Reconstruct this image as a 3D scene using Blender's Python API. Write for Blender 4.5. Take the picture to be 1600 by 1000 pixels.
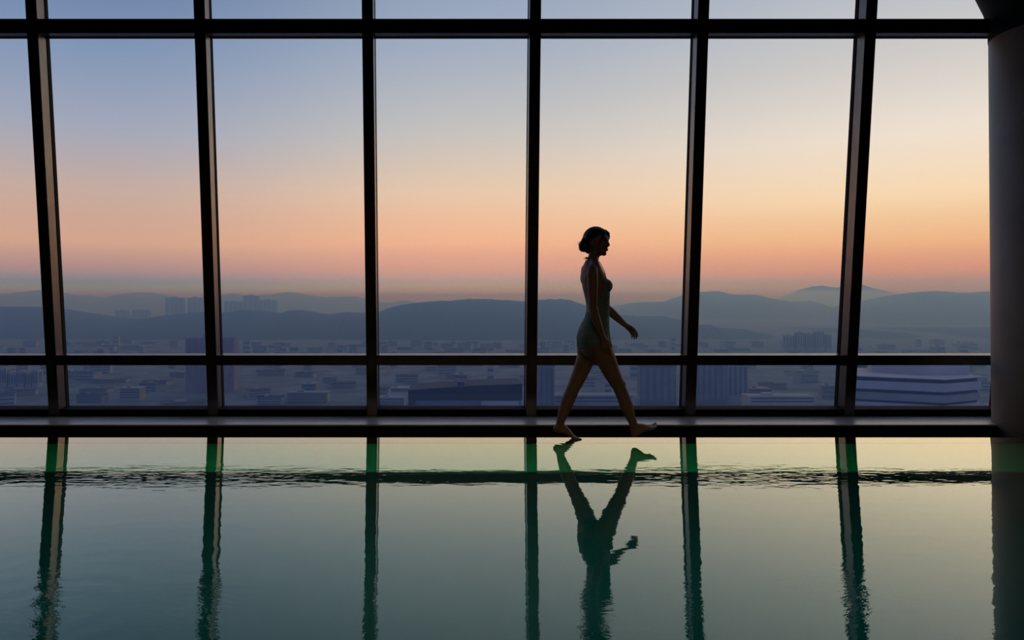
import bpy, bmesh, math, random
from mathutils import Vector, Matrix, noise
for o in list(bpy.data.objects): bpy.data.objects.remove(o)
S = bpy.context.scene
COL = S.collection
# ------------------------------------------------------------------ camera
F = 1067.0; PX, PY = 712.0, 454.0; PITCH = math.radians(0.59); CZ = 1.06
cam = bpy.data.cameras.new('camera'); co = bpy.data.objects.new('camera', cam); COL.objects.link(co)
cam.sensor_width = 36; cam.lens = F/1600*36; cam.clip_start = .05; cam.clip_end = 80000
cam.shift_x = (800-PX)/1600; cam.shift_y = -(500-PY)/1600
co.location = (0, 0, CZ); co.rotation_euler = (math.radians(90)+PITCH, 0, 0)
S.camera = co
cp, sp = math.cos(PITCH), math.sin(PITCH)
def proj(p):
    x, y, z = p[0], p[1], p[2]-CZ
    d = y*cp+z*sp; u = -y*sp+z*cp
    return PX+F*x/d, PY-F*u/d
def pt(px, py, Y):                      # the point of the picture at distance Y, in metres
    a = (px-PX)/F; b = (PY-py)/F
    d = Vector((a, cp-b*sp, sp+b*cp)); k = Y/d.y
    return Vector((d.x*k, Y, CZ+d.z*k))
# ------------------------------------------------------------------ view, world
S.view_settings.view_transform = 'Standard'; S.view_settings.look = 'None'
S.view_settings.gamma = 1; S.view_settings.use_curve_mapping = False; S.view_settings.exposure = 0
def lin(c): return tuple((v/255/12.92 if v/255 <= .04045 else ((v/255+.055)/1.055)**2.4) for v in c)
W = bpy.data.worlds.new('world'); S.world = W; W.use_nodes = True
nt = W.node_tree; N = nt.nodes; L = nt.links; N.clear()
def nd(t, **k):
    n = N.new(t)
    for a, b in k.items(): setattr(n, a, b)
    return n
def mth(op, a, b=None, clamp=False):
    n = N.new('ShaderNodeMath'); n.operation = op; n.use_clamp = clamp
    for i, v in enumerate((a, b)):
        if v is None: continue
        if isinstance(v, (int, float)): n.inputs[i].default_value = v
        else: L.new(v, n.inputs[i])
    return n.outputs[0]
tc = nd('ShaderNodeTexCoord'); sep = nd('ShaderNodeSeparateXYZ'); L.new(tc.outputs['Generated'], sep.inputs[0])
# three azimuths (left, middle and right of the windows), rows of picture height: linear colours of the clear sky
SKYX = (200, 700, 1450)
SKYY = (-400, -60, 80, 200, 300, 340, 380, 400, 420, 440, 456)
SKYC = [
  [(0.084,0.144,0.296), (0.138,0.216,0.392), (0.236,0.325,0.510), (0.389,0.424,0.551), (0.628,0.463,0.407), (0.693,0.446,0.349), (0.749,0.452,0.319), (0.626,0.384,0.324), (0.503,0.331,0.348), (0.240,0.310,0.580), (0.330,0.470,0.660)],
  [(0.181,0.270,0.468), (0.287,0.366,0.521), (0.394,0.455,0.578), (0.598,0.585,0.584), (0.888,0.652,0.476), (0.959,0.589,0.389), (1.016,0.545,0.321), (0.889,0.459,0.328), (0.804,0.431,0.332), (0.550,0.443,0.580), (0.600,0.580,0.690)],
  [(0.352,0.434,0.578), (0.503,0.539,0.617), (0.681,0.650,0.632), (0.939,0.828,0.734), (1.045,0.787,0.521), (1.004,0.656,0.364), (0.985,0.531,0.237), (0.874,0.420,0.208), (0.795,0.358,0.171), (0.495,0.318,0.225), (0.495,0.318,0.225)],
]
ZEN = (.11, .18, .50)
hyp = mth('SQRT', mth('ADD', mth('MULTIPLY', sep.outputs[0], sep.outputs[0]), mth('MULTIPLY', sep.outputs[1], sep.outputs[1])))
tan = mth('DIVIDE', sep.outputs[2], mth('MAXIMUM', hyp, .02))
fac = mth('POWER', mth('DIVIDE', mth('ADD', mth('MINIMUM', mth('MAXIMUM', tan, -.02), 6.0), .02), 6.02), .4)
az = mth('ARCTAN2', sep.outputs[0], sep.outputs[1])      # 0 straight ahead, + to the right
cols = []
for i in range(3):
    r = nd('ShaderNodeValToRGB'); r.color_ramp.interpolation = 'LINEAR'
    el = r.color_ramp.elements
    keys = [(6.0, ZEN)]
    for y, c in zip(SKYY, SKYC[i]):
        q = pt(SKYX[i], y, 1.0); keys.append(((q.z-CZ)/math.hypot(q.x, q.y), c))
    keys.append((-.02, SKYC[i][-1])); keys.sort()
    for j, (k, c) in enumerate(keys):
        pos = ((max(k, -.02)+.02)/6.02)**.4
        e = el[0] if j == 0 else (el[1] if j == 1 else el.new(pos))
        e.position = pos; e.color = (*c, 1)
    L.new(fac, r.inputs[0]); cols.append(r.outputs[0])
def sstep(a, b):
    n = nd('ShaderNodeMapRange', interpolation_type='SMOOTHSTEP'); L.new(az, n.inputs[0])
    n.inputs[1].default_value = a; n.inputs[2].default_value = b; return n.outputs[0]
def mixc(f, a, b):
    n = nd('ShaderNodeMix', data_type='RGBA'); L.new(f, n.inputs[0]); L.new(a, n.inputs[6]); L.new(b, n.inputs[7]); return n.outputs[2]
m1 = mixc(sstep(-.50, .03), cols[0], cols[1]); m2 = mixc(sstep(-.06, .66), m1, cols[2])
# the afterglow is on one side only: away from it the sky is dull blue
back = nd('ShaderNodeMapRange', interpolation_type='SMOOTHSTEP'); L.new(sep.outputs[1], back.inputs[0])
back.inputs[1].default_value = .45; back.inputs[2].default_value = -.6
bc = nd('ShaderNodeRGB'); bc.outputs[0].default_value = (*lin((96,124,204)), 1)
m3 = mixc(back.outputs[0], m2, bc.outputs[0])
bg = nd('ShaderNodeBackground'); bg.inputs[1].default_value = 1.0; L.new(m3, bg.inputs[0])
wo = nd('ShaderNodeOutputWorld'); L.new(bg.outputs[0], wo.inputs[0])
# added fill lights, both out of view: behind the camera and under the water
def area(name, loc, rot, sx, sy, power, col, spread):
    l = bpy.data.lights.new(name, 'AREA'); l.spread = math.radians(spread); l.shape = 'RECTANGLE'; l.size = sx; l.size_y = sy; l.energy = power; l.color = col
    o = bpy.data.objects.new(name, l); COL.objects.link(o); o.location = loc; o.rotation_euler = rot; return o
area('room_fill', (0, -2.5, 4.4), (math.radians(53), 0, 0), 8, .6, 5, (1, .74, .48), 50)  # added warm fill that brightens the woman from the camera side
area('pool_fill', (0, -2.1, -.70), (math.radians(87), 0, 0), 9, .2, 17, (.1, 1, .8), 24)  # added green fill that brightens the tile band through the water
# ------------------------------------------------------------------ materials
def mat(name, col, rough=.6, metal=0, spec=.5, noise_scale=None, noise_amt=.15, bump=0, col2=None):
    m = bpy.data.materials.new(name); m.use_nodes = True; t = m.node_tree
    p = t.nodes['Principled BSDF']; p.inputs['Base Color'].default_value = (*col, 1)
    p.inputs['Roughness'].default_value = rough; p.inputs['Metallic'].default_value = metal
    p.inputs['Specular IOR Level'].default_value = spec
    if noise_scale:
        tc = t.nodes.new('ShaderNodeTexCoord'); n = t.nodes.new('ShaderNodeTexNoise'); n.inputs['Scale'].default_value = noise_scale
        n.inputs['Detail'].default_value = 6
        t.links.new(tc.outputs['Object'], n.inputs[0])
        mx = t.nodes.new('ShaderNodeMix'); mx.data_type = 'RGBA'
        c2 = col2 or tuple(c*(1+noise_amt) for c in col); c1 = col if col2 else tuple(c*(1-noise_amt) for c in col)
        mx.inputs[6].default_value = (*c1, 1); mx.inputs[7].default_value = (*c2, 1)
        mr = t.nodes.new('ShaderNodeMapRange'); mr.inputs[1].default_value = .35; mr.inputs[2].default_value = .65
        t.links.new(n.outputs[0], mr.inputs[0]); t.links.new(mr.outputs[0], mx.inputs[0]); t.links.new(mx.outputs[2], p.inputs['Base Color'])
        if bump:
            b = t.nodes.new('ShaderNodeBump'); b.inputs['Strength'].default_value = bump; b.inputs['Distance'].default_value = .01
            t.links.new(n.outputs[0], b.inputs['Height']); t.links.new(b.outputs[0], p.inputs['Normal'])
    return m
M = {}
M['frame'] = mat('bronze_frame', (.18,.15,.13), .30, 1.0, .5, 9, .08)
M['gasket'] = mat('gasket', (.012,.008,.007), .8, 0, .2, 20)
M['sill_stone'] = mat('sill_stone', (.55,.52,.50), .30, 0, .8, 4, .12)
M['dark_stone'] = mat('dark_stone', (.012,.009,.007), .6, 0, .25, 6, .2)
M['plaster'] = mat('dark_plaster', (.05,.045,.04), .85, 0, .3, 2, .1)
M['ceil'] = mat('ceiling_paint', (.02,.018,.016), .8, 0, .3, 2, .1)
M['column'] = mat('column_render', (.42,.35,.28), .6, 0, .4, 3, .08)
M['capital'] = mat('black_metal', (.008,.008,.008), .85, 0, .3, 5)
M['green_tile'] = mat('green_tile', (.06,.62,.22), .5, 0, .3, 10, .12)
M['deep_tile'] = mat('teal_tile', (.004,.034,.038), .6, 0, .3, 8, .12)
M['skin'] = mat('skin', (.30,.18,.11), .5, 0, .4, 12, .06)
M['hair'] = mat('black_hair', (.008,.006,.005), .45, 0, .4, 40, .3)
M['suit'] = mat('swimsuit_fabric', (.17,.25,.205), .75, 0, .3, 60, .1)
M['eye'] = mat('eye_white', (.6,.58,.55), .2); M['iris'] = mat('iris', (.02,.012,.008), .2)
M['lip'] = mat('lip', (.30,.10,.08), .4)
M['forest'] = mat('forest', (.022,.045,.040), .95, 0, .1, .012, .3, 0, (.035,.06,.05))
M['mountain'] = mat('mountain', (.03,.045,.05), .95, 0, .1, .004, .3)
def glass():
    m = bpy.data.materials.new('window_glass'); m.use_nodes = True; t = m.node_tree; t.nodes.clear()
    tr = t.nodes.new('ShaderNodeBsdfTransparent'); tr.inputs[0].default_value = (.985,.99,.988,1)
    gl = t.nodes.new('ShaderNodeBsdfGlossy'); gl.inputs['Roughness'].default_value = .02
    lw = t.nodes.new('ShaderNodeLayerWeight'); lw.inputs[0].default_value = .5
    p5 = t.nodes.new('ShaderNodeMath'); p5.operation = 'POWER'; p5.inputs[1].default_value = 5; t.links.new(lw.outputs['Facing'], p5.inputs[0])
    fr = t.nodes.new('ShaderNodeMath'); fr.operation = 'MULTIPLY_ADD'; fr.inputs[1].default_value = .9; fr.inputs[2].default_value = .02; t.links.new(p5.outputs[0], fr.inputs[0])
    mx = t.nodes.new('ShaderNodeMixShader'); o = t.nodes.new('ShaderNodeOutputMaterial')
    t.links.new(fr.outputs[0], mx.inputs[0]); t.links.new(tr.outputs[0], mx.inputs[1]); t.links.new(gl.outputs[0], mx.inputs[2]); t.links.new(mx.outputs[0], o.inputs[0])
    return m
M['glass'] = glass()
def water(name, film=False):
    m = bpy.data.materials.new(name); m.use_nodes = True; t = m.node_tree; t.nodes.clear()
    n = lambda k, **a: [setattr(x, b, c) for x in [t.nodes.new(k)] for b, c in a.items()] and t.nodes[-1] or t.nodes[-1]
    def MA(op, a, b=None, clamp=False):
        q = t.nodes.new('ShaderNodeMath'); q.operation = op; q.use_clamp = clamp
        for i, v in enumerate((a, b)):
            if v is None: continue
            if isinstance(v, (int, float)): q.inputs[i].default_value = v
            else: t.links.new(v, q.inputs[i])
        return q.outputs[0]
    geo = t.nodes.new('ShaderNodeNewGeometry'); pos = geo.outputs['Position']
    def NO(sc, scale, det=3, rough=.5, loc=(0,0,0), dist=0):
        mp = t.nodes.new('ShaderNodeMapping'); mp.inputs['Scale'].default_value = sc; mp.inputs['Location'].default_value = loc
        t.links.new(pos, mp.inputs[0]); x = t.nodes.new('ShaderNodeTexNoise'); x.inputs['Scale'].default_value = scale
        x.inputs['Detail'].default_value = det; x.inputs['Roughness'].default_value = rough; x.inputs['Distortion'].default_value = dist
        t.links.new(mp.outputs[0], x.inputs[0]); return x.outputs[0]
    def MR(v, a, b, c, d):
        x = t.nodes.new('ShaderNodeMapRange'); x.interpolation_type = 'SMOOTHSTEP'; t.links.new(v, x.inputs[0])
        for i, q in enumerate((a, b, c, d)): x.inputs[i+1].default_value = q
        return x.outputs[0]
    sp_ = t.nodes.new('ShaderNodeSeparateXYZ'); t.links.new(pos, sp_.inputs[0]); X, Y = sp_.outputs[0], sp_.outputs[1]
    # long low ripples everywhere, choppy patches, rings
    near = MR(Y, 4.6, 2.2, .30, 1.0)
    low = MA('MULTIPLY', NO((1,2.0,1), 3.0, 2, .5), .0010)
    mid = MA('MULTIPLY', NO((7,15,1), 1.0, 3, .55, (3,1,0)), .00030)
    def gauss(cx, w, cy, h):
        a = MA('POWER', MA('DIVIDE', MA('SUBTRACT', X, cx), w), 2); b = MA('POWER', MA('DIVIDE', MA('SUBTRACT', Y, cy), h), 2)
        return MA('EXPONENT', MA('MULTIPLY', MA('ADD', a, b), -1.0))
    chop = MA('ADD', gauss(-1.55, .85, 4.1, .38), gauss(1.72, .68, 4.12, .38))
    chop = MA('ADD', chop, MA('MULTIPLY', gauss(-2.7, .6, 4.1, .30), .35))
    chop = MA('ADD', chop, MA('MULTIPLY', gauss(3.0, .9, 4.1, .25), .22))
    fine = MA('MULTIPLY', NO((6.5,19,1), 1.0, 2, .5, (1,7,0)), MA('MULTIPLY', MA('ADD', chop, .05), .0020))
    shim = MA('ADD', MA('ADD', gauss(-1.42, .24, 2.38, .36), gauss(1.40, .28, 2.45, .30)), MA('ADD', gauss(-.86, .16, 2.35, .36), MA('MULTIPLY', gauss(.50, .22, 2.25, .25), .7)))
    shim = MA('ADD', shim, MA('MULTIPLY', MA('ADD', gauss(-.30, .12, 2.3, .3), gauss(.85, .12, 2.3, .4)), .4))
    shim = MA('ADD', MA('MULTIPLY', shim, 1.5), .10)
    fine = MA('ADD', fine, MA('MULTIPLY', NO((22,45,1), 1.0, 3, .6, (5,3,0)), MA('MULTIPLY', shim, .00040)))
    def rings(cx, cy, k, amp, dec):
        dx = MA('SUBTRACT', X, cx); dy = MA('SUBTRACT', Y, cy)
        r = MA('SQRT', MA('ADD', MA('MULTIPLY', dx, dx), MA('MULTIPLY', dy, dy)))
        return MA('MULTIPLY', MA('MULTIPLY', MA('SINE', MA('MULTIPLY', r, k)), MA('EXPONENT', MA('MULTIPLY', r, -dec))), amp)
    h = MA('ADD', MA('MULTIPLY', MA('ADD', low, mid), near), fine)
    h = MA('ADD', h, rings(-1.35, 2.35, 50, .00022, 2.0)); h = MA('ADD', h, rings(1.9, 2.2, 60, .00008, 2.6))
    h = MA('ADD', h, rings(.84, 5.04, 95, .0007, 8.0))
    if film: h = MA('MULTIPLY', h, .35)
    bp = t.nodes.new('ShaderNodeBump'); bp.inputs['Strength'].default_value = 1; bp.inputs['Distance'].default_value = 1.0
    t.links.new(h, bp.inputs['Height'])
    lw = t.nodes.new('ShaderNodeLayerWeight'); lw.inputs[0].default_value = .5
    R = MA('MULTIPLY', MA('POWER', lw.outputs['Facing'], 3.7), 1.7, True)
    gl = t.nodes.new('ShaderNodeBsdfGlossy'); gl.inputs['Roughness'].default_value = .0; gl.inputs[0].default_value = (1,.97,.76,1); t.links.new(bp.outputs[0], gl.inputs['Normal'])
    if film:
        base = t.nodes.new('ShaderNodeBsdfDiffuse'); base.inputs[0].default_value = (.03,.02,.018,1)
    else:
        base = t.nodes.new('ShaderNodeBsdfTransparent'); base.inputs[0].default_value = (.5,.97,.93,1)
    mx = t.nodes.new('ShaderNodeMixShader'); o = t.nodes.new('ShaderNodeOutputMaterial')
    t.links.new(R, mx.inputs[0]); t.links.new(base.outputs[0], mx.inputs[1]); t.links.new(gl.outputs[0], mx.inputs[2]); t.links.new(mx.outputs[0], o.inputs[0])
    return m
M['water'] = water('pool_water'); M['film'] = water('wet_stone', True)
# ------------------------------------------------------------------ helpers
def box(bm, x0, x1, y0, y1, z0, z1, bev=0):
    r = bmesh.ops.create_cube(bm, size=1)['verts']
    for v in r: v.co = Vector(((x0+x1)/2+v.co.x*(x1-x0), (y0+y1)/2+v.co.y*(y1-y0), (z0+z1)/2+v.co.z*(z1-z0)))
    if bev:
        es = {e for v in r for e in v.link_edges}
        bmesh.ops.bevel(bm, geom=list(es), offset=bev, segments=1, affect='EDGES')
def obj(name, bm, m, parent=None, smooth=False):
    me = bpy.data.meshes.new(name); bm.to_mesh(me); bm.free()
    if smooth:
        for p in me.polygons: p.use_smooth = True
    me.materials.append(m); o = bpy.data.objects.new(name, me); COL.objects.link(o)
    if parent: o.parent = parent
    return o
def boxes(name, m, bs, parent=None, bev=0):
    bm = bmesh.new()
    for b in bs: box(bm, *b, bev)
    return obj(name, bm, m, parent)
def empty(name, loc=(0,0,0), rx=0):
    o = bpy.data.objects.new(name, None); o.empty_display_size = .2; COL.objects.link(o); o.location = loc; o.rotation_euler = (rx,0,0); return o
def tag(o, label=None, cat=None, group=None, kind=None):
    for k, v in (('label', label), ('category', cat), ('group', group), ('kind', kind)):
        if v: o[k] = v
    return o
def copytree(o, parent=None):
    c = o.copy(); COL.objects.link(c); c.parent = parent
    for ch in list(o.children):
        if ch is not c: copytree(ch, c)
    return c
# ------------------------------------------------------------------ curtain wall, leaning inwards at the top
YB, ZF, TILT = 6.0, .02, math.atan(.105)
st, ct = math.sin(TILT), math.cos(TILT)
def v_of(py):                       # distance up the leaning wall that shows at picture row py
    a, b = -1, 6
    for _ in range(50):
        m = (a+b)/2
        if proj((0, YB-m*st, ZF+m*ct))[1] > py: a = m
        else: b = m
    return a
SP = 248.2*6/F; X1 = (77-PX)/F*6; PW = .093; DG = .12; DB = .165
VT = 5.3
v_low0, v_low1 = v_of(571), v_of(555.5); v_top0, v_top1 = v_of(51.5), v_of(29); v_b = v_of(640)
posts = [X1+i*SP for i in range(-1, 8)]
names_pos = ['at the far left beside the left wall', 'leftmost of those seen whole', 'second from the left', 'third from the left', 'just left of the walking woman', 'just right of the walking woman', 'nearest left of the round column', 'behind the round column', 'against the right wall']
for i, x in enumerate(posts):
    e = empty('trim_%d' % (i+1), (x+PW/2, YB, ZF), TILT)
    tag(e, 'dark bronze window post leaning inwards, '+names_pos[i], 'window post', kind='structure')
    h = PW/2
    boxes('post_body', M['frame'], [(-h, h, 0, DG-.004, -.02, VT)], e, .004)
    boxes('gasket', M['gasket'], [(-h-.004, h+.004, DG-.004, DG+.02, -.02, VT)], e)
    boxes('outer_cap', M['gasket'], [(-h-.002, h+.002, DG+.02, DB, -.02, VT)], e)
bay_lab = ['tall window bay at the far left edge', 'tall window bay with two grey slab towers on the hills', 'tall window bay over the beige low blocks', 'tall window bay over the long flat hall', 'tall window bay behind the walking woman', 'tall window bay with the striped tower in its low pane', 'tall window bay over the white terraced building', 'tall window bay behind the round column']
for i in range(8):
    a = posts[i]+PW; b = posts[i+1]; w = b-a
    e = empty('window_%d' % (i+1), (a, YB, ZF), TILT); tag(e, bay_lab[i], 'window', kind='structure')
    boxes('sill_rail', M['gasket'], [(0, w, .004, DG+.02, -.02, v_b)], e, .003)
    t = boxes('transom', M['frame'], [(0, w, .003, DG-.004, v_low0, v_low1)], e, .003)
    boxes('gasket', M['gasket'], [(0, w, DG-.004, DB, v_low0-.004, v_low1-.006)], t)
    t = boxes('transom', M['frame'], [(0, w, .003, DG-.004, v_top0, v_top1)], e, .003)
    boxes('gasket', M['gasket'], [(0, w, DG-.004, DB, v_top0-.004, v_top1+.004)], t)
    boxes('head_rail', M['frame'], [(0, w, .004, DG+.02, VT-.25, VT)], e, .003)
    for z0, z1, lb in ((v_b, v_low0, 'low pane'), (v_low1, v_top0, 'tall middle pane'), (v_top1, VT-.25, 'top pane')):
        p = boxes('pane', M['glass'], [(.001, w-.001, DG, DG+.003, z0+.001, z1-.001)], e); tag(p, lb)
# ------------------------------------------------------------------ room shell
HC = 4.55
XL, XR, YK = posts[0]-.0, posts[-1]+PW, -4.5
def struct(name, m, bs, label, cat, parent=None, bev=0):
    return tag(boxes(name, m, bs, parent, bev), label, cat, kind='structure')
yt = YB-HC*math.tan(TILT)
struct('ceiling', M['ceil'], [(XL-.3, XR+.3, YK-.2, YB+.4, HC, HC+.25)], 'dark ceiling over the pool hall', 'ceiling')
struct('wall_left', M['plaster'], [(XL-.3, XL-.001, YK-.2, YB+.4, -2.0, HC)], 'dark plaster wall at the left end of the pool', 'wall')
struct('wall_right', M['plaster'], [(XR+.001, XR+.3, YK-.2, YB+.4, -2.0, HC)], 'dark plaster wall right of the round column', 'wall')
struct('wall_back', M['plaster'], [(XL, XR, YK-.2, YK, -2.0, HC)], 'dark plaster wall opposite the windows', 'wall')
YL0, YL1 = 4.98, 5.185              # wet rim
YG = 5.60                            # far side of the overflow gutter
struct('floor', M['sill_stone'], [(XL, XR, YG, YB+.3, .006, ZF)], 'grey stone ledge along the foot of the windows', 'floor', bev=.003)
struct('trim_10', M['dark_stone'], [(XL, XR, YG+.004, YB+.3, -1.6, .006)], 'black stone face below the grey ledge', 'gutter wall')
struct('trim_11', M['dark_stone'], [(XL, XR, YL1, YG+.006, -1.6, -.45)], 'black bottom of the overflow gutter behind the pool rim', 'gutter')
rim = tag(boxes('pool_rim', M['film'], [(XL, XR, YL0, YL1, -2.0, 0)]), 'flooded stone rim of the pool along the black gutter', 'pool rim', kind='structure')
pool = empty('pool_basin', (0, 1.5, -1.2)); tag(pool, 'tiled pool basin, green at its far edge and dark teal below', 'pool', kind='structure')
pm = Matrix.Translation((0, -1.5, 1.2))
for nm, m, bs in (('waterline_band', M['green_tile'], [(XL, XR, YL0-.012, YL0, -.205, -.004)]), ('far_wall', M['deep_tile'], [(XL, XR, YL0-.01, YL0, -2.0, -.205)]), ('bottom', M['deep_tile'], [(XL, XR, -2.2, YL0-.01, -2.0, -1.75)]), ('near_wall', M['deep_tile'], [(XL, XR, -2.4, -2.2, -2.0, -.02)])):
    o = boxes(nm, m, bs, pool); o.data.transform(pm)
struct('floor_near', M['sill_stone'], [(XL, XR, YK, -2.4, -.3, .0)], 'grey stone deck on the near side of the pool', 'floor')
bm = bmesh.new()
vs = [bm.verts.new(c) for c in ((XL, -2.2, -.0003), (XR, -2.2, -.0003), (XR, YL0, -.0003), (XL, YL0, -.0003))]; bm.faces.new(vs)
tag(obj('pool_water', bm, M['water']), 'rippled green pool water mirroring the windows and the woman', 'water', kind='stuff')
# round column
cr = .42; cyc = 5.50
def lathe(bm, prof, n=48):
    rings = [[bm.verts.new((r*math.cos(2*math.pi*k/n), r*math.sin(2*math.pi*k/n), z)) for k in range(n)] for r, z in prof]
    for a, b in zip(rings, rings[1:]):
        for k in range(n): bm.faces.new((a[k], a[(k+1) % n], b[(k+1) % n], b[k]))
    bm.faces.new(rings[0][::-1]); bm.faces.new(rings[-1])
# the left silhouette of the cylinder lies on the line of sight through picture column 1547
s = (1547-PX)/F; cxc = s*cyc+cr*math.sqrt(1+s*s)
zt = pt(1547, 51, cyc).z; z28 = pt(1547, 28, cyc).z; z0_ = pt(1541, 0, cyc).z
col = empty('round_column', (cxc, cyc, -.0)); tag(col, 'dark grey round column at the right end of the windows', 'column', kind='structure')
bm = bmesh.new(); lathe(bm, [(cr, -1.5), (cr, zt)]); obj('shaft', bm, M['column'], col, True)
bm = bmesh.new(); lathe(bm, [(cr-.004, zt-.001), (cr+.003, zt), (cr+.004, z28), (cr+.034, z0_), (cr+.16, z0_+.35), (cr+.35, HC)]); obj('capital', bm, M['capital'], col, True)
# ------------------------------------------------------------------ landscape
GZ = -150.0
bm = bmesh.new()
nx, ny = 60, 60
bm.faces.new([bm.verts.new(c) for c in ((-24000, 90, GZ), (24000, 90, GZ), (24000, 30000, GZ), (-24000, 30000, GZ))])
gm = mat('city_ground', (.09,.10,.105), .95, 0, .1, .02, .4, 0, (.19,.18,.18))
tag(obj('city_ground', bm, gm), 'hazy valley floor below the hills seen through the low panes', 'ground', kind='structure')
def interp(pts, x):
    if x <= pts[0][0]: return pts[0][1]
    for (a, b), (c, d) in zip(pts, pts[1:]):
        if x <= c:
            t = (x-a)/(c-a); return b+(d-b)*t
    return pts[-1][1]
def ridge(name, label, pts, D, depth, m, seed, amp=1.0, x0=None, x1=None, step=2.0, back=1.3):
    x0 = pts[0][0] if x0 is None else x0; x1 = pts[-1][0] if x1 is None else x1
    n = int((x1-x0)/step); rows = [-1, -.85, -.68, -.5, -.34, -.2, -.08, 0, .12, .4, back]
    bm = bmesh.new(); grid = []
    for j, v in enumerate(rows):
        line = []
        for i in range(n+1):
            px = x0+i*step; py = interp(pts, px)
            py -= amp*(noise.noise(Vector((px*.11, seed, 0)))*1.2+noise.noise(Vector((px*.35, seed, 3)))*.6)
            crest = pt(px, py, D); Y = D+v*depth
            hgt = crest.z-GZ
            if v <= 0: k = .5+.5*math.cos(math.pi*v); k = k**.9
            else: k = max(0, 1-(v/back)**1.5)
            wob = noise.noise(Vector((px*.03, v*3, seed)))*.22*(math.sin(math.pi*abs(v)) if v < 0 else 0)
            z = GZ-2+hgt*max(0, min(1, k+wob*k))
            X = crest.x*(1 if v > 0 else (1+v*depth/D*.6))
            line.append(bm.verts.new((X, Y, z)))
        grid.append(line)
    for a, b in zip(grid, grid[1:]):
        for i in range(n): bm.faces.new((a[i], a[i+1], b[i+1], b[i]))
    o = obj(name, bm, m, None, True)
    return tag(o, label, 'hills', kind='structure')
ridge('far_ridge', 'pale far ridge behind the grey slab towers on the left', [(-500,462),(-200,458),(0,460),(30,457),(55,453),(67,453),(105,462),(130,461),(155,466),(175,462),(200,458),(230,456.5),(250,460),(270,464),(300,467),(325,463),(345,460),(365,458),(380,461),(400,461),(425,460),(440,457),(455,456),(468,458),(480,461),(510,464),(555,463),(590,472),(608,473),(625,470),(637,469),(645,472),(680,478),(720,484),(800,492)], 9500, 1500, M['mountain'], 1.3, .4)
ridge('forested_hill', 'long dark forested hill across the left and middle windows', [(-500,486),(-200,480),(0,478.6),(40,479),(62,484),(105,495),(130,496.5),(151,499.5),(189,499),(216,499),(243,494),(270,491),(297,488),(319,486.5),(351,488),(378,483.5),(400,484.5),(422,490),(441,487),(460,483),(482,487),(502,491),(518,490),(543,487),(565,488),(592,486),(620,477),(647,473),(675,470),(702,469),(730,466.5),(757,466.5),(785,468),(818,470),(840,468),(872,466.5),(890,467.5),(905,473),(925,480),(945,487),(970,491),(1000,494),(1040,494),(1060,498),(1092,507),(1150,514),(1200,520),(1300,528),(1400,533)], 3300, 900, M['forest'], 7.1, 1.0)
ridge('middle_ridge', 'grey rounded ridge right of the walking woman', [(880,492),(930,486),(968,480),(1000,472.5),(1040,471),(1060,470),(1092,456),(1110,455),(1125,454.5),(1143,460),(1180,460),(1200,465),(1215,468),(1240,472),(1262,470),(1280,474),(1300,484),(1330,492),(1400,505)], 6000, 1300, M['mountain'], 3.7, .5)
ridge('pointed_peak', 'palest pointed peak behind the window post left of the column', [(1180,476),(1225,467),(1250,463),(1275,447),(1285,446),(1300,449),(1322,448),(1343,443),(1361,449),(1388,456),(1410,460),(1450,468),(1520,480)], 11500, 1500, M['mountain'], 5.2, .3)
ridge('right_ridge', 'grey flat-topped ridge beside the round column', [(1250,500),(1300,492),(1343,482),(1375,478),(1400,470),(1420,462),(1440,456),(1460,454),(1480,455),(1500,457),(1520,457),(1545,455),(1600,452),(1700,455),(1900,462),(2200,470)], 5000, 1200, M['mountain'], 9.4, .5)
ridge('low_hills', 'low wooded rise at the foot of the right ridge', [(1020,520),(1092,508),(1110,507),(1125,514),(1150,515),(1160,513),(1200,521),(1290,522),(1343,514),(1400,518),(1450,522),(1500,514),(1600,512),(1800,516)], 2900, 500, M['forest'], 2.2, .8)
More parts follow.
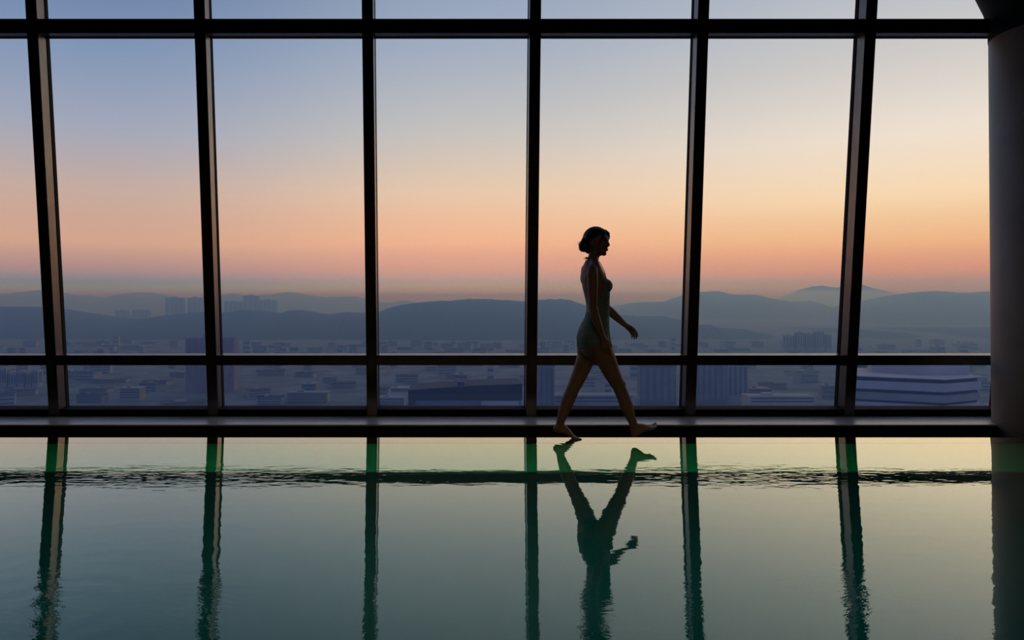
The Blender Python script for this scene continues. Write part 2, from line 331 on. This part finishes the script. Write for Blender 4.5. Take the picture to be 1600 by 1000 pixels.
# ------------------------------------------------------------------ city
def cmat(n, c, sc=.08): return mat(n, c, .85, 0, .3, sc, .1)
CM = {'pale': cmat('pale_concrete', (.29,.28,.28)), 'beige': cmat('beige_render', (.30,.26,.22)), 'grey': cmat('grey_concrete', (.20,.20,.21)), 'dark': cmat('dark_glass', (.085,.09,.10)), 'red': cmat('reddish_render', (.26,.17,.18)), 'redw': cmat('reddish_window', (.21,.15,.165)), 'white': cmat('white_panel', (.46,.38,.33)), 'roof': cmat('dark_roof', (.05,.052,.06)), 'blue': cmat('blue_glass', (.125,.135,.15))}
def frame_at(px0, px1, D):
    return (px0-PX)/F*D, (px1-PX)/F*D
def zpx(py, D): return pt(PX, py, D).z
def tower(name, label, px0, px1, pytop, D, depth, wall, glassm, floors=12, bays=6, group=None, parapet=True, base=GZ, cat='building', crown=None):
    x0, x1 = frame_at(px0, px1, D); w = x1-x0; zt = zpx(pytop, D)
    e = empty(name, ((x0+x1)/2, D, base)); H = zt-base; h = w/2
    boxes('wall', wall, [(-h, h, 0, depth, 0, H)], e)
    zs = H*.25
    for i in range(bays):
        a = -h+w*(i+.22)/bays; b = -h+w*(i+.78)/bays
        boxes('window_strip', glassm, [(a, b, -.25, .1, zs, H-3)], e)
    for s in (-1, 1):
        boxes('window_strip', glassm, [(s*h-.2, s*h+.2, depth*.2, depth*.8, zs, H-3)], e)
    if parapet: boxes('parapet', wall, [(-h-.4, h+.4, -.5, .6, H-1, H+1.2), (-h-.4, h+.4, depth-.6, depth+.4, H-1, H+1.2), (-h-.4, -h+.6, .6, depth-.6, H-1, H+1.2), (h-.6, h+.4, .6, depth-.6, H-1, H+1.2)], e)
    boxes('roof_house', wall, [(-h*.35, h*.25, depth*.35, depth*.7, H, H+(crown or w*.12))], e)
    return tag(e, label, cat, group)
def slab(name, label, px0, px1, pytop, D, depth, wall, glassm, floors=3, rooftop=None, base=GZ, group=None):
    x0, x1 = frame_at(px0, px1, D); w = x1-x0; h = w/2; zt = zpx(pytop, D); H = zt-base
    e = empty(name, ((x0+x1)/2, D, base))
    boxes('wall', wall, [(-h, h, 0, depth, 0, H)], e)
    fh = 3.6
    for i in range(floors):
        boxes('window_band', glassm, [(-h*.94, h*.94, -.2, .1, H-fh*(i+1)+.6, H-fh*i-1.2)], e)
    boxes('roof', rooftop or M['forest'], [(-h-.5, h+.5, -.5, depth+.5, H, H+.7)], e)
    boxes('roof_house', wall, [(-h*.5, -h*.2, depth*.3, depth*.6, H+.7, H+3.5)], e)
    return tag(e, label, 'building', group)
g = 'slab towers standing on the hills'
tower('apartment_tower', 'wider of the two grey slab towers on the left hills', 258, 286, 465, 4700, 40, CM['grey'], CM['dark'], bays=4, parapet=False, crown=6)
tower('apartment_tower', 'narrower of the two grey slab towers on the left hills', 293, 314, 465, 4700, 40, CM['grey'], CM['dark'], bays=3, parapet=False, crown=6)
tower('apartment_tower', 'low left tower of the hazy trio right of the second post', 350, 379, 471, 4700, 40, CM['grey'], CM['dark'], bays=4, parapet=False, crown=6)
tower('apartment_tower', 'tallest tower of the hazy trio right of the second post', 380, 403, 462, 4700, 40, CM['grey'], CM['dark'], bays=3, parapet=False, crown=8)
tower('apartment_tower', 'right tower of the hazy trio right of the second post', 404, 431, 469, 4700, 40, CM['grey'], CM['dark'], bays=4, parapet=False, crown=6)
tower('apartment_tower', 'faint low tower beyond the hill, left of the two slab towers', 180, 198, 485, 4700, 40, CM['grey'], CM['dark'], bays=3, parapet=False, crown=4)
tower('apartment_tower', 'faint broad tower beyond the hill, left of the two slab towers', 206, 232, 484, 4700, 40, CM['grey'], CM['dark'], bays=4, parapet=False, crown=4)
for i, (a, b, y) in enumerate(((0, 10, 576), (14, 26, 583), (28, 38, 581), (41, 49, 583), (51, 60, 579))):
    tower('residential_block', ['cut-off pale block at the left picture edge', 'second pale block from the left picture edge', 'third pale block from the left picture edge', 'fourth pale block from the left picture edge', 'fifth pale block, the one nearest the first window post'][i], a, b, y, 1150, 14, CM['pale'], CM['dark'], bays=3)
tower('reddish_tower', 'dim reddish tower showing on both sides of the second post', 290, 366, 530, 1100, 24, CM['red'], CM['redw'], bays=7, crown=7)
slab('low_building', 'beige stepped building in the low pane between first and second post', 188, 219, 607, 1000, 20, CM['beige'], CM['dark'], 4, CM['beige'])
slab('low_building', 'pale low block left of the beige stepped building', 120, 160, 618, 980, 18, CM['grey'], CM['dark'], 3)
slab('low_building', 'long pale block in the low pane left of the third post', 448, 512, 614, 980, 20, CM['beige'], CM['dark'], 4, CM['grey'])
slab('low_building', 'short pale block left of the long pale block', 402, 440, 621, 960, 18, CM['pale'], CM['dark'], 3)
slab('low_building', 'pale flat block just right of the third post', 590, 632, 622, 940, 22, CM['pale'], CM['dark'], 3, CM['grey'])
slab('low_building', 'grey block behind the left end of the long hall', 606, 640, 607, 1100, 22, CM['grey'], CM['dark'], 3, CM['pale'])
# long hall
D = 450; x0, x1 = frame_at(638, 816, D); w = x1-x0
e = empty('long_hall', (x0, D, GZ)); H = zpx(606, D)-GZ; tag(e, 'long flat hall with a dark roof edge, left of the fourth post', 'building')
boxes('wall', CM['grey'], [(.8, w-.8, 1, 30, 0, H-5)], e)
bm = bmesh.new()
vs = [bm.verts.new(c) for c in ((0,0,H-8),(w,0,H-8),(w,0,H+2.5),(w*.62,0,H+1.6),(0,0,H-1.5),(0,34,H-8),(w,34,H-8),(w,34,H+2.5),(w*.62,34,H+1.6),(0,34,H-1.5))]
bm.faces.new(vs[0:5][::-1]); bm.faces.new(vs[5:10])
for i in range(5): j = (i+1) % 5; bm.faces.new((vs[i], vs[j], vs[5+j], vs[5+i]))
bmesh.ops.recalc_face_normals(bm, faces=bm.faces); obj('roof', bm, CM['roof'], e)
boxes('light_panel', CM['white'], [(w*.64, w*.97, .6, 1.1, H-13, H-8.6)], e)
boxes('corner_pier', CM['dark'], [(0, w*.06, .2, 1.2, 0, H-8)], e)
for i in range(11):
    boxes('window', CM['dark'], [(w*(.12+.075*i), w*(.17+.075*i), .7, 1.1, H-19, H-14)], e)
boxes('roof_house', CM['dark'], [(w*.43, w*.49, 4, 10, H+.8, H+3.4)], e)
# behind the woman
tower('office_tower', 'pale narrow tower just right of the fourth post', 842, 866, 572, 700, 26, CM['grey'], CM['blue'], bays=3)
slab('low_building', 'long pale low block between the striding legs', 846, 990, 619, 760, 26, CM['pale'], CM['dark'], 2, CM['grey'])
tower('office_tower', 'broad grey tower left of the fifth post with a pale corner strip', 1000, 1056, 571, 900, 14, CM['blue'], CM['grey'], bays=5)
tower('striped_tower', 'striped tower just right of the fifth post', 1090, 1136, 567, 900, 14, CM['blue'], CM['grey'], bays=5)
tower('striped_tower', 'narrower striped tower with pale fins, right neighbour of the striped one', 1137, 1168, 570, 960, 14, CM['pale'], CM['blue'], bays=4)
slab('low_building', 'pale flat-roofed block in the low pane left of the sixth post', 1170, 1274, 620, 820, 24, CM['white'], CM['dark'], 2, CM['beige'])
slab('low_building', 'reddish low roof behind the pale flat-roofed block', 1172, 1205, 608, 1000, 24, CM['red'], CM['dark'], 2, CM['red'])
for i, (a, b, y) in enumerate(((1228, 1242, 524), (1246, 1257, 519), (1260, 1272, 521), (1275, 1288, 518), (1291, 1299, 523))):
    tower('residential_tower', ['first', 'second', 'third', 'fourth', 'fifth'][i]+' from the left of the beige towers left of the sixth post', a, b, y, 1900, 20, CM['beige'], CM['dark'], bays=3, parapet=False)
# terraced building on the right
D = 420; x0, x1 = frame_at(1338, 1548, D); w = x1-x0
e = empty('terraced_building', (x0, D, GZ)); tag(e, 'white terraced building with dark window bands in the last low pane', 'building')
def prism(name, m, outline, z0, z1, parent):
    bm = bmesh.new(); lo = [bm.verts.new((x, y, z0)) for x, y in outline]; hi = [bm.verts.new((x, y, z1)) for x, y in outline]
    n = len(lo); bm.faces.new(lo[::-1]); bm.faces.new(hi)
    for i in range(n): bm.faces.new((lo[i], lo[(i+1) % n], hi[(i+1) % n], hi[i]))
    bmesh.ops.recalc_face_normals(bm, faces=bm.faces)
    return obj(name, bm, m, parent)
def foot(g): return [(-g*.6, 16-g), (w*.60, -6-g), (w+g, 8-g), (w+g+3, 60), (w*.42, 60)]
levels = [(592, 'dark', 598, -1.5), (598, 'white', 611, 0), (611, 'dark', 616.5, -1.5), (616.5, 'beige', 628, -.6), (628, 'dark', 632, -1.6), (632, 'white', 650, .6)]
prev = H
for ya, mt, yb, g_ in levels:
    prism('window_band' if mt == 'dark' else 'terrace_slab', CM[mt], foot(g_), zpx(yb, D)-GZ, zpx(ya, D)-GZ, e)
prism('wall', CM['grey'], foot(-.5), 0, zpx(650, D)-GZ, e)
prism('roof_deck', CM['white'], [(w*.36, 34), (w*.66, 12), (w, 18), (w, 58), (w*.5, 58)], zpx(592, D)-GZ, zpx(573, D)-GZ, e)
prism('terrace_slab', CM['white'], foot(.6), zpx(592, D)-GZ, zpx(590.5, D)-GZ, e)
tower('office_tower', 'dim tower just behind the white terraced building', 1358, 1388, 566, 520, 26, CM['grey'], CM['blue'], bays=3)
# low-rise blocks: four kinds, copied
random.seed(5)
protos = []
for k, (ww, dd, hh, m) in enumerate(((30, 16, 16, 'pale'), (18, 16, 26, 'grey'), (44, 24, 10, 'beige'), (14, 12, 34, 'pale'))):
    e = empty('low_rise_block'); boxes('wall', CM[m], [(-ww/2, ww/2, 0, dd, 0, hh)], e)
    boxes('roof', CM['grey'] if k % 2 else CM['roof'], [(-ww/2-.5, ww/2+.5, -.5, dd+.5, hh, hh+1)], e)
    boxes('window_band', CM['dark'], [(-ww*.45, ww*.45, -.2, .1, hh*(i+.35)/3, hh*(i+.75)/3) for i in range(3)], e)
    boxes('roof_house', CM[m], [(-ww*.2, ww*.05, dd*.3, dd*.6, hh+1, hh+4)], e)
    kind_ = ('low pale slab block with a dark roof', 'mid-height grey cube block with a grey roof', 'long low beige block with a dark roof', 'slim tall pale block with a grey roof')[k]
    tag(e, kind_+', hazy on the valley floor', 'building', kind_.split(' with')[0]+'s on the valley floor')
    protos.append(e)
spots = []; taken = []
big = [(o.location.x, o.location.y) for o in COL.objects if o.parent is None and o.get('category') == 'building' and not o.get('group')]
def free(px, D, r=47):
    x = (px-PX)/F*D
    if any(abs(x-a) < 75 and abs(D-b) < 75 for a, b in big): return False
    if any((x-a)**2+(D-b)**2 < r*r*2.1 for a, b in taken): return False
    taken.append((x, D)); spots.append((px, D)); return True
n_ = 0
while len(spots) < 190 and n_ < 4000:
    n_ += 1; free(random.uniform(-10, 1545), 930+1250*random.random()**1.3)
for cx, n, d0 in ((700, 16, 2080), (870, 8, 1950), (170, 8, 2150), (1450, 6, 1700)):
    for i in range(n*4): free(random.gauss(cx, 40), d0+random.uniform(-160, 120), 42)
spots = spots[:235]
for i, (px, D) in enumerate(spots):
    k = random.choice((0, 0, 1, 2, 2, 3)); o = protos[k] if protos[k].location.length == 0 else copytree(protos[k])
    o.location = ((px-PX)/F*D, D, GZ); s_ = random.uniform(.8, 1.4); o.scale = (s_, s_, random.uniform(.5, 1.15)); o.rotation_euler.z = random.uniform(-.5, .5)
# haze over the valley
HAZC, HAZD = (.22, .45, 1.0), 5.2e-4
vm = bpy.data.materials.new('valley_haze'); vm.use_nodes = True; t = vm.node_tree; t.nodes.clear()
vs_ = t.nodes.new('ShaderNodeVolumeScatter'); vs_.inputs['Color'].default_value = (*HAZC, 1); vs_.inputs['Density'].default_value = HAZD; vs_.inputs['Anisotropy'].default_value = .72
vo = t.nodes.new('ShaderNodeOutputMaterial'); t.links.new(vs_.outputs[0], vo.inputs['Volume'])
hz = boxes('haze', vm, [(-20000, 20000, 100, 26000, GZ-5, 88)]); tag(hz, 'bluish evening haze lying over the valley and hills', 'haze', kind='stuff')
# ------------------------------------------------------------------ the woman
YW = 5.08
K = YW/F                               # metres for one picture pixel at her distance
def P(px, py, dy=0.0): return pt(px, py, YW+dy)
def PM(px, py, dy=0.0): return pt(px, py, YW)+Vector((0, dy, 0))     # beside the body's middle plane
def sphere(bm, c, r, rot=None, seg=20):
    vs = bmesh.ops.create_uvsphere(bm, u_segments=seg, v_segments=seg//2+2, radius=1)['verts']
    for v in vs:
        p = Vector((v.co.x*r[0], v.co.y*r[1], v.co.z*r[2]))
        if rot: p = rot @ p
        v.co = p+Vector(c)
def loft(bm, pts, rad, ref=Vector((0,1,0)), n=28):
    pts = [Vector(p) for p in pts]; rad = [(r, r) if isinstance(r, (int, float)) else r for r in rad]
    t0 = (pts[1]-pts[0]).normalized(); t1 = (pts[-1]-pts[-2]).normalized()
    P_ = [pts[0]-t0*min(rad[0])*.75]+pts+[pts[-1]+t1*min(rad[-1])*.75]
    R_ = [(rad[0][0]*.55, rad[0][1]*.55)]+rad+[(rad[-1][0]*.55, rad[-1][1]*.55)]
    rings = []
    for i, p in enumerate(P_):
        t = (P_[min(i+1, len(P_)-1)]-P_[max(i-1, 0)]).normalized()
        b = (ref-t*ref.dot(t)).normalized(); a = b.cross(t)
        rings.append([bm.verts.new(p+a*R_[i][0]*math.cos(2*math.pi*k/n)+b*R_[i][1]*math.sin(2*math.pi*k/n)) for k in range(n)])
    for a, b in zip(rings, rings[1:]):
        for k in range(n): bm.faces.new((a[k], a[(k+1) % n], b[(k+1) % n], b[k]))
    bm.faces.new(rings[0][::-1]); bm.faces.new(rings[-1])
def fused(bm, vox, it=6, fac=.5):      # one continuous skin over the overlapping volumes
    bmesh.ops.recalc_face_normals(bm, faces=bm.faces)
    me = bpy.data.meshes.new('tmp'); bm.to_mesh(me); bm.free(); o = bpy.data.objects.new('tmp', me); COL.objects.link(o)
    r = o.modifiers.new('r', 'REMESH'); r.mode = 'VOXEL'; r.voxel_size = vox
    s_ = o.modifiers.new('s', 'SMOOTH'); s_.iterations = it; s_.factor = fac
    dg = bpy.context.evaluated_depsgraph_get(); m2 = bpy.data.meshes.new_from_object(o.evaluated_get(dg))
    bpy.data.objects.remove(o); return m2
def add_mesh(name, me, m, parent, smooth=True):
    me.name = name; me.materials.clear(); me.materials.append(m)
    for p in me.polygons: p.use_smooth = smooth
    o = bpy.data.objects.new(name, me); COL.objects.link(o); o.parent = parent; return o
person = empty('person', (0,0,0))
tag(person, 'woman in a dark green halter swimsuit walking barefoot on the pool rim', 'person')
B = bmesh.new()
# torso: rows of (row, back, front, half width)
rows = [(409, 917, 934, .050), (413, 912.5, 936, .085), (418, 909.5, 938.5, .125), (425, 908.8, 941.5, .142), (433, 909, 945, .142), (441, 910, 949, .136), (449, 911, 951.5, .130), (458, 913, 951.5, .122), (468, 915.5, 951, .113), (478, 917, 951, .107), (488, 916.7, 950.5, .112), (497, 914.5, 950.2, .126), (507, 909, 950, .142), (516, 905.2, 950.3, .155), (525, 903.6, 951.5, .162), (533, 903.6, 953, .162), (541, 905.5, 954, .156), (549, 908.5, 951, .14), (556, 913, 946, .11), (561, 920, 940, .07)]
n = 32; rings = []
for (py, xb, xf, hw) in rows:
    a = P(xb, py); b = P(xf, py); c = (a+b)/2; hx = (b.x-a.x)/2
    ring = []
    for k in range(n):
        th = 2*math.pi*k/n; cx_, sx_ = math.cos(th), math.sin(th)
        ex = .85                                     # slightly squared ellipse
        ring.append(B.verts.new(c+Vector((hx*math.copysign(abs(cx_)**ex, cx_), hw*math.copysign(abs(sx_)**ex, sx_), 0))))
    rings.append(ring)
for a, b in zip(rings, rings[1:]):
    for k in range(n): B.faces.new((a[k], b[k], b[(k+1) % n], a[(k+1) % n]))
B.faces.new(rings[0]); B.faces.new(rings[-1][::-1])
for s_ in (-1, 1):
    c = PM(943.3, 447, s_*.060); sphere(B, c, (.050, .052, .050))
    c = PM(917, 528, s_*.075); sphere(B, c, (.060, .080, .078))             # buttocks
    loft(B, [PM(927, 407, s_*.02), PM(926, 413, s_*.07), PM(925.5, 419, s_*.125)], [.034, .036, .036])             # shoulders
# shoulder blades
    sphere(B, PM(915.5, 434, s_*.075), (.028, .042, .055))
# neck
loft(B, [P(923, 415), P(926, 408), P(928, 400), P(930.5, 391)], [(.052,.058), (.043,.045), (.040,.040), (.043,.044)])
# near (right) arm
armN = [P(925.5, 419.5, -.148), P(925.5, 430, -.172), P(926, 450, -.190), P(926.5, 478, -.196), P(930, 495, -.196), P(936.5, 513, -.190), P(942.5, 529, -.182)]
radN = [.037, .041, .0375, .031, .033, .027, (.0185,.024)]
loft(B, armN, radN)
# far (left) arm
armF = [P(928, 419.5, .148), P(930, 433, .170), P(935, 455, .182), P(941, 476, .182), P(955, 488, .172), P(966.5, 498.5, .162), P(977, 508, .150)]
radF = [.037, .041, .037, .033, .034, .027, (.019,.023)]
loft(B, armF, radF)
# hands: palm and five separate fingers
def hand(w, d, side, palm_n, curl, scale=1.0):
    # w wrist, d direction of the palm, side towards the thumb, palm_n out of the palm
    d = d.normalized(); side = (side-d*side.dot(d)).normalized(); pn = d.cross(side)
    if pn.dot(palm_n) < 0: pn = -pn
    s_ = scale
    def q(a, b, c): return w+d*a*s_+side*b*s_+pn*c*s_
    loft(B, [q(-.012,0,0), q(.02,.002,0), q(.05,.003,0), q(.082,.002,.002)], [(.016*s_,.021*s_), (.0165*s_,.030*s_), (.015*s_,.037*s_), (.0115*s_,.036*s_)], side)
    for i, (b, ln, base) in enumerate(((.028,.066,.080), (.0095,.074,.085), (-.0095,.068,.083), (-.027,.054,.076))):
        ang = 0; p = Vector((base-.015, b, .002)); pts = [q(*p)]; sg = (.42, .32, .26)
        spread = b*1.4
        for j, f in enumerate(sg):
            ang += curl[i]*(.8, 1.0, .7)[j]
            step = ln*f+(.015 if j == 0 else 0)
            p = p+Vector((math.cos(ang)*step, spread*step*.9, math.sin(ang)*step)); pts.append(q(*p))
        loft(B, pts, [.0088*s_, .0084*s_, .0076*s_, .0064*s_], side, 12)
    loft(B, [q(.012,.018,.004), q(.036,.036,.012), q(.060,.046,.018), q(.082,.048,.022)], [.013*s_, .0115*s_, .0095*s_, .0075*s_], pn, 12)
hand(P(942.5, 529, -.182), Vector((.27, .05, -1)), Vector((1, -.15, .2)), Vector((-.1, 1, 0)), (.26, .30, .34, .38), .93)
hand(P(977, 508, .150), Vector((.80, -.12, -.62)), Vector((.25, -.75, .5)), Vector((-.5, -.3, -.75)), (.42, .50, .55, .60), .93)
# legs
legN = [P(932, 528, -.080), P(938, 542, -.086), P(946, 560, -.086), P(956, 583, -.080), P(967, 604, -.074), P(973, 618, -.072), P(978.5, 633, -.070), P(983.5, 647, -.068), P(988, 658, -.066), P(991.5, 668, -.066)]
rN = [.080, .080, .0735, .061, .0475, .0465, .0470, .0385, .0315, (.0285,.030)]
loft(B, legN, rN)
legF = [P(918, 528, .080), P(918, 542, .084), P(916.5, 558, .084), P(905.5, 586, .078), P(896, 606, .072), P(890.5, 619, .070), P(885, 632, .070), P(880, 645, .068), P(876.5, 656, .066), P(874.5, 666, .066)]
rF = [.080, .078, .071, .058, .0485, .049, .0475, .0395, .0315, (.029,.028)]
loft(B, legF, rF)
# kneecaps
sphere(B, P(972.5, 600, -.076), (.024, .032, .032)); sphere(B, P(900.5, 603, .073), (.024, .032, .032))
# feet: heel, arch, ball and five toes each
def foot_mesh(heel, ankle, ball, tip, yc, toe_lift, toward):
    up = (ankle-heel); fd = (ball-heel).normalized(); sd = Vector((0, 1, 0)); un = sd.cross(fd)
    if un.z < 0: un = -un
    loft(B, [ankle, ankle*.45+heel*.55, heel+un*.010], [(.031,.029), (.030,.029), (.025,.026)], sd)
    loft(B, [heel+un*.012, heel+fd*.05+un*.030, heel*.45+ball*.55+un*.026, ball+un*.012], [(.026,.027), (.032,.027), (.022,.034), (.0135,.043)], sd)
    loft(B, [ankle+un*.005, ankle*.5+ball*.5+un*.014, ball+un*.012], [(.028,.027), (.022,.030), (.012,.038)], sd)
    td = (tip-ball); L_ = td.length; td.normalize()
    for i, (o_, l_, r_) in enumerate(((.034, 1.0, .0125), (.014, .96, .0092), (-.002, .86, .0086), (-.018, .76, .0082), (-.032, .62, .0078))):
        b0 = ball+sd*o_*toward+un*.008-fd*.012; lift = un*toe_lift*(1 if i == 0 else .55)
        loft(B, [b0, b0+td*L_*l_*.55+lift*.35, b0+td*L_*l_+lift], [r_*1.05, r_, r_*.95], sd, 12)
foot_mesh(P(992, 680.5, -.066), P(991.5, 668, -.066), P(1019, 671.0, -.070), P(1030, 666, -.072), -.066, .008, 1)
foot_mesh(P(867.5, 672.5, .066), P(874.5, 665, .066), P(895.5, 685.4, .066), P(908, 688.3, .066), .066, .0, -1)
# head, turned towards the camera
HR = Matrix.Rotation(math.radians(-38), 4, 'Z') @ Matrix.Rotation(math.radians(3), 4, 'Y')
HCEN = P(932.6, 378.2); HS = .96
def hp(x, y, z): return HCEN+(HR @ Vector((x, y, z)))*HS
def hs(c, r): sphere(B, hp(*c), tuple(v*HS for v in r), HR.to_3x3(), 28)
hs((-.012, 0, .022), (.094, .074, .088))
hs((.022, 0, -.020), (.066, .062, .078))
hs((.030, 0, -.055), (.052, .048, .052))
hs((.066, 0, -.090), (.018, .020, .017))
hs((.066, 0, .030), (.024, .052, .030))           # brow
for s_ in (-1, 1):
    hs((.056, s_*.034, -.026), (.024, .022, .024))   # cheek
    hs((-.005, s_*.071, -.012), (.020, .009, .030))  # ear
    hs((.004, s_*.068, -.030), (.010, .006, .012))
loft(B, [hp(.080, 0, .018), hp(.092, 0, -.004), hp(.102, 0, -.024), hp(.094, 0, -.034)], [(.008,.008), (.009,.009), (.0105,.013), (.006,.012)])
hs((.084, 0, -.053), (.012, .021, .0055)); hs((.082, 0, -.064), (.012, .018, .0065))
body = fused(B, .0042, 9, .5)
body_o = add_mesh('body', body, M['skin'], person)
# facial parts
for s_ in (-1, 1):
    bm = bmesh.new(); sphere(bm, hp(.0735, s_*.030, -.003), (.0120*HS, .0125*HS, .0072*HS), HR.to_3x3()); e_ = obj('eye', bm, M['eye'], person, True)
    bm = bmesh.new(); sphere(bm, hp(.083, s_*.029, -.003), (.0045, .0055, .0055), HR.to_3x3()); obj('iris', bm, M['iris'], e_, True)
    bm = bmesh.new(); loft(bm, [hp(.0865, s_*.014, .0195), hp(.085, s_*.030, .0225), hp(.073, s_*.046, .0185)], [.0028, .0036, .002], n=8); obj('eyebrow', bm, M['hair'], person, True)
    bm = bmesh.new(); loft(bm, [hp(.085, s_*.016, -.001), hp(.0865, s_*.029, .006), hp(.076, s_*.042, .001)], [.0014, .002, .0014], n=8); obj('eyelashes', bm, M['hair'], person, True)
bm = bmesh.new()
sphere(bm, hp(.0875, 0, -.0535), (.0095*HS, .0195*HS, .0045*HS), HR.to_3x3()); sphere(bm, hp(.0855, 0, -.0628), (.0095*HS, .0165*HS, .0055*HS), HR.to_3x3()); obj('lips', bm, M['lip'], person, True)
# hair: swept back from a hairline into a low bun
bm = bmesh.new(); NU, NV = 96, 56; grid = []
for j in range(NV+1):
    ph = math.pi*j/NV; row = []
    for i in range(NU):
        th = 2*math.pi*i/NU
        d = Vector((math.sin(ph)*math.cos(th), math.sin(ph)*math.sin(th), math.cos(ph)))
        # hairline: the plane rises towards the forehead
        s1 = d.z*.80-d.x*.62+.25-.08*abs(d.y)*(1 if d.x > 0 else 0)
        s1 = max(s1, (-d.x-.05)*1.2) if d.z > -.62 else s1-.5
        m_ = max(0, min(1, (s1+.04)/.12)); m_ = m_*m_*(3-2*m_)
        gr = .010*math.sin(th*23+d.z*5)*.35
        part = -.012*math.exp(-((d.y-.18)/.05)**2)*(1 if d.z > .3 else 0)
        k = (.80+m_*(.285+gr+part))
        r = Vector((.094*k, .076*k, .090*k))
        row.append(bm.verts.new(hp(-.014+d.x*r.x, d.y*r.y, .024+d.z*r.z)))
    grid.append(row)
for a, b in zip(grid, grid[1:]):
    for i in range(NU): bm.faces.new((a[i], b[i], b[(i+1) % NU], a[(i+1) % NU]))
bmesh.ops.remove_doubles(bm, verts=bm.verts, dist=1e-5)
hair = obj('hair', bm, M['hair'], person, True)
bm = bmesh.new(); bc_ = P(912, 384.5, .02)
vs = bmesh.ops.create_uvsphere(bm, u_segments=48, v_segments=28, radius=1)['verts']
for v in vs:
    d = v.co.copy(); tw = 1+.05*math.sin(math.atan2(d.z, d.x)*5+d.y*7); v.co = bc_+Vector((d.x*.037*tw, d.y*.040*tw, d.z*.045*tw))
obj('hair_bun', bm, M['hair'], hair, True)
bm = bmesh.new()
loft(bm, [P(918, 370, .02), P(914, 378, .02), P(915, 388, .02), P(921, 393, .02)], [.03, .033, .03, .022]); obj('hair_roll', bm, M['hair'], hair, True)
random.seed(2)
for i in range(9):       # loose wisps behind the bun, and a strand beside the face
    bm = bmesh.new(); a = P(908+random.uniform(-2, 2), 384+random.uniform(-8, 8), .02)
    loft(bm, [a, a+Vector((-.012, -.003, .006+.004*i-.02)), a+Vector((-.028-.002*i, .004, -.006+.004*(i-4)))], [.0007, .0006, .0003], n=5); obj('wisp', bm, M['hair'], hair, True)
for s_ in (-1, 1):
    bm = bmesh.new(); loft(bm, [hp(.058, s_*.012, .090), hp(.076, s_*.032, .068), hp(.074, s_*.049, .038), hp(.060, s_*.058, .004), hp(.050, s_*.060, -.028)], [.010, .013, .010, .005, .001], n=10); obj('face_lock', bm, M['hair'], hair, True)
# swimsuit: the skin surface inside the suit's outline, a little proud of it
def seg_d(p, a, b):
    ab = b-a; t = max(0, min(1, (p-a).dot(ab)/ab.length_squared)); return (p-a-ab*t).length
ymin = [(880, 487), (921, 487), (928, 474), (933, 461), (937, 450), (940, 436), (942, 419), (960, 419)]
ymax = [(880, 543), (921, 543), (930, 534), (938, 526), (949, 516), (970, 513)]
def in_suit(p):
    x, y = proj(p); dy = p.y-YW
    if y < 420 or y > 566 or x > 962: return False
    x, y = proj(Vector((p.x, YW, p.z)))               # as seen on her middle plane
    if y < interp(ymin, x) or y > 566: return False
    if x > 941 and y < min(436, 419+abs(abs(dy)-.055)*200): return False
    for A, R in ((armN, radN), (armF, radF)):
        for i in range(len(A)-1):
            r = R[i] if isinstance(R[i], float) else R[i][1]
            if seg_d(p, A[i], A[i+1]) < r+.007: return False
    lim = interp(ymax, x)
    if x > 934: lim = max(lim, min(566, 515+max(0, .125-abs(dy))/.09*50)) if x > 944 else lim
    c = max(0, min(1, (.050-abs(dy))/.02)); e_ = interp([(905, 545), (925, 552), (936, 566)], x); lim = lim+max(0, e_-lim)*c*c
    if y > 500 and abs(dy) > .20: return False
    if y > lim: return False
    return p.y < YW+.3
bm = bmesh.new(); bm.from_mesh(body); bm.normal_update()
keep = [f for f in bm.faces if in_suit(f.calc_center_median())]
ks = set(keep); bmesh.ops.delete(bm, geom=[f for f in bm.faces if f not in ks], context='FACES')
for _ in range(4):       # even the cut edges
    new = {}
    for v in bm.verts:
        be = [e for e in v.link_edges if e.is_boundary]
        if len(be) == 2: new[v] = (v.co*2+be[0].other_vert(v).co+be[1].other_vert(v).co)/4
    for v, c in new.items(): v.co = c
nrm = {v: v.normal.copy() for v in bm.verts}
for v in bm.verts: v.co += nrm[v]*.0022
suit = obj('swimsuit', bm, M['suit'], person, True)
sm = suit.modifiers.new('thickness', 'SOLIDIFY'); sm.thickness = .003; sm.offset = -1
for s_ in (-1, 1):
    bm = bmesh.new(); loft(bm, [PM(943.5, 430, s_*.055), PM(941.8, 424, s_*.055), PM(938.6, 417.5, s_*.052), PM(935.5, 411, s_*.047), PM(929, 406.5, s_*.046), PM(921, 404, s_*.036), PM(917, 403, s_*.008)], [(.0025,.006)]*7, n=8); obj('halter_strap', bm, M['suit'], suit, True)
bm = bmesh.new(); sphere(bm, P(916.5, 403, 0), (.009,.010,.008)); loft(bm, [P(916.5,403,0), P(912,403.8,-.01)], [.003,.002], n=8); loft(bm, [P(916.5,403,0), P(914.5,408,.01)], [.003,.002], n=8); obj('halter_knot', bm, M['suit'], suit, True)
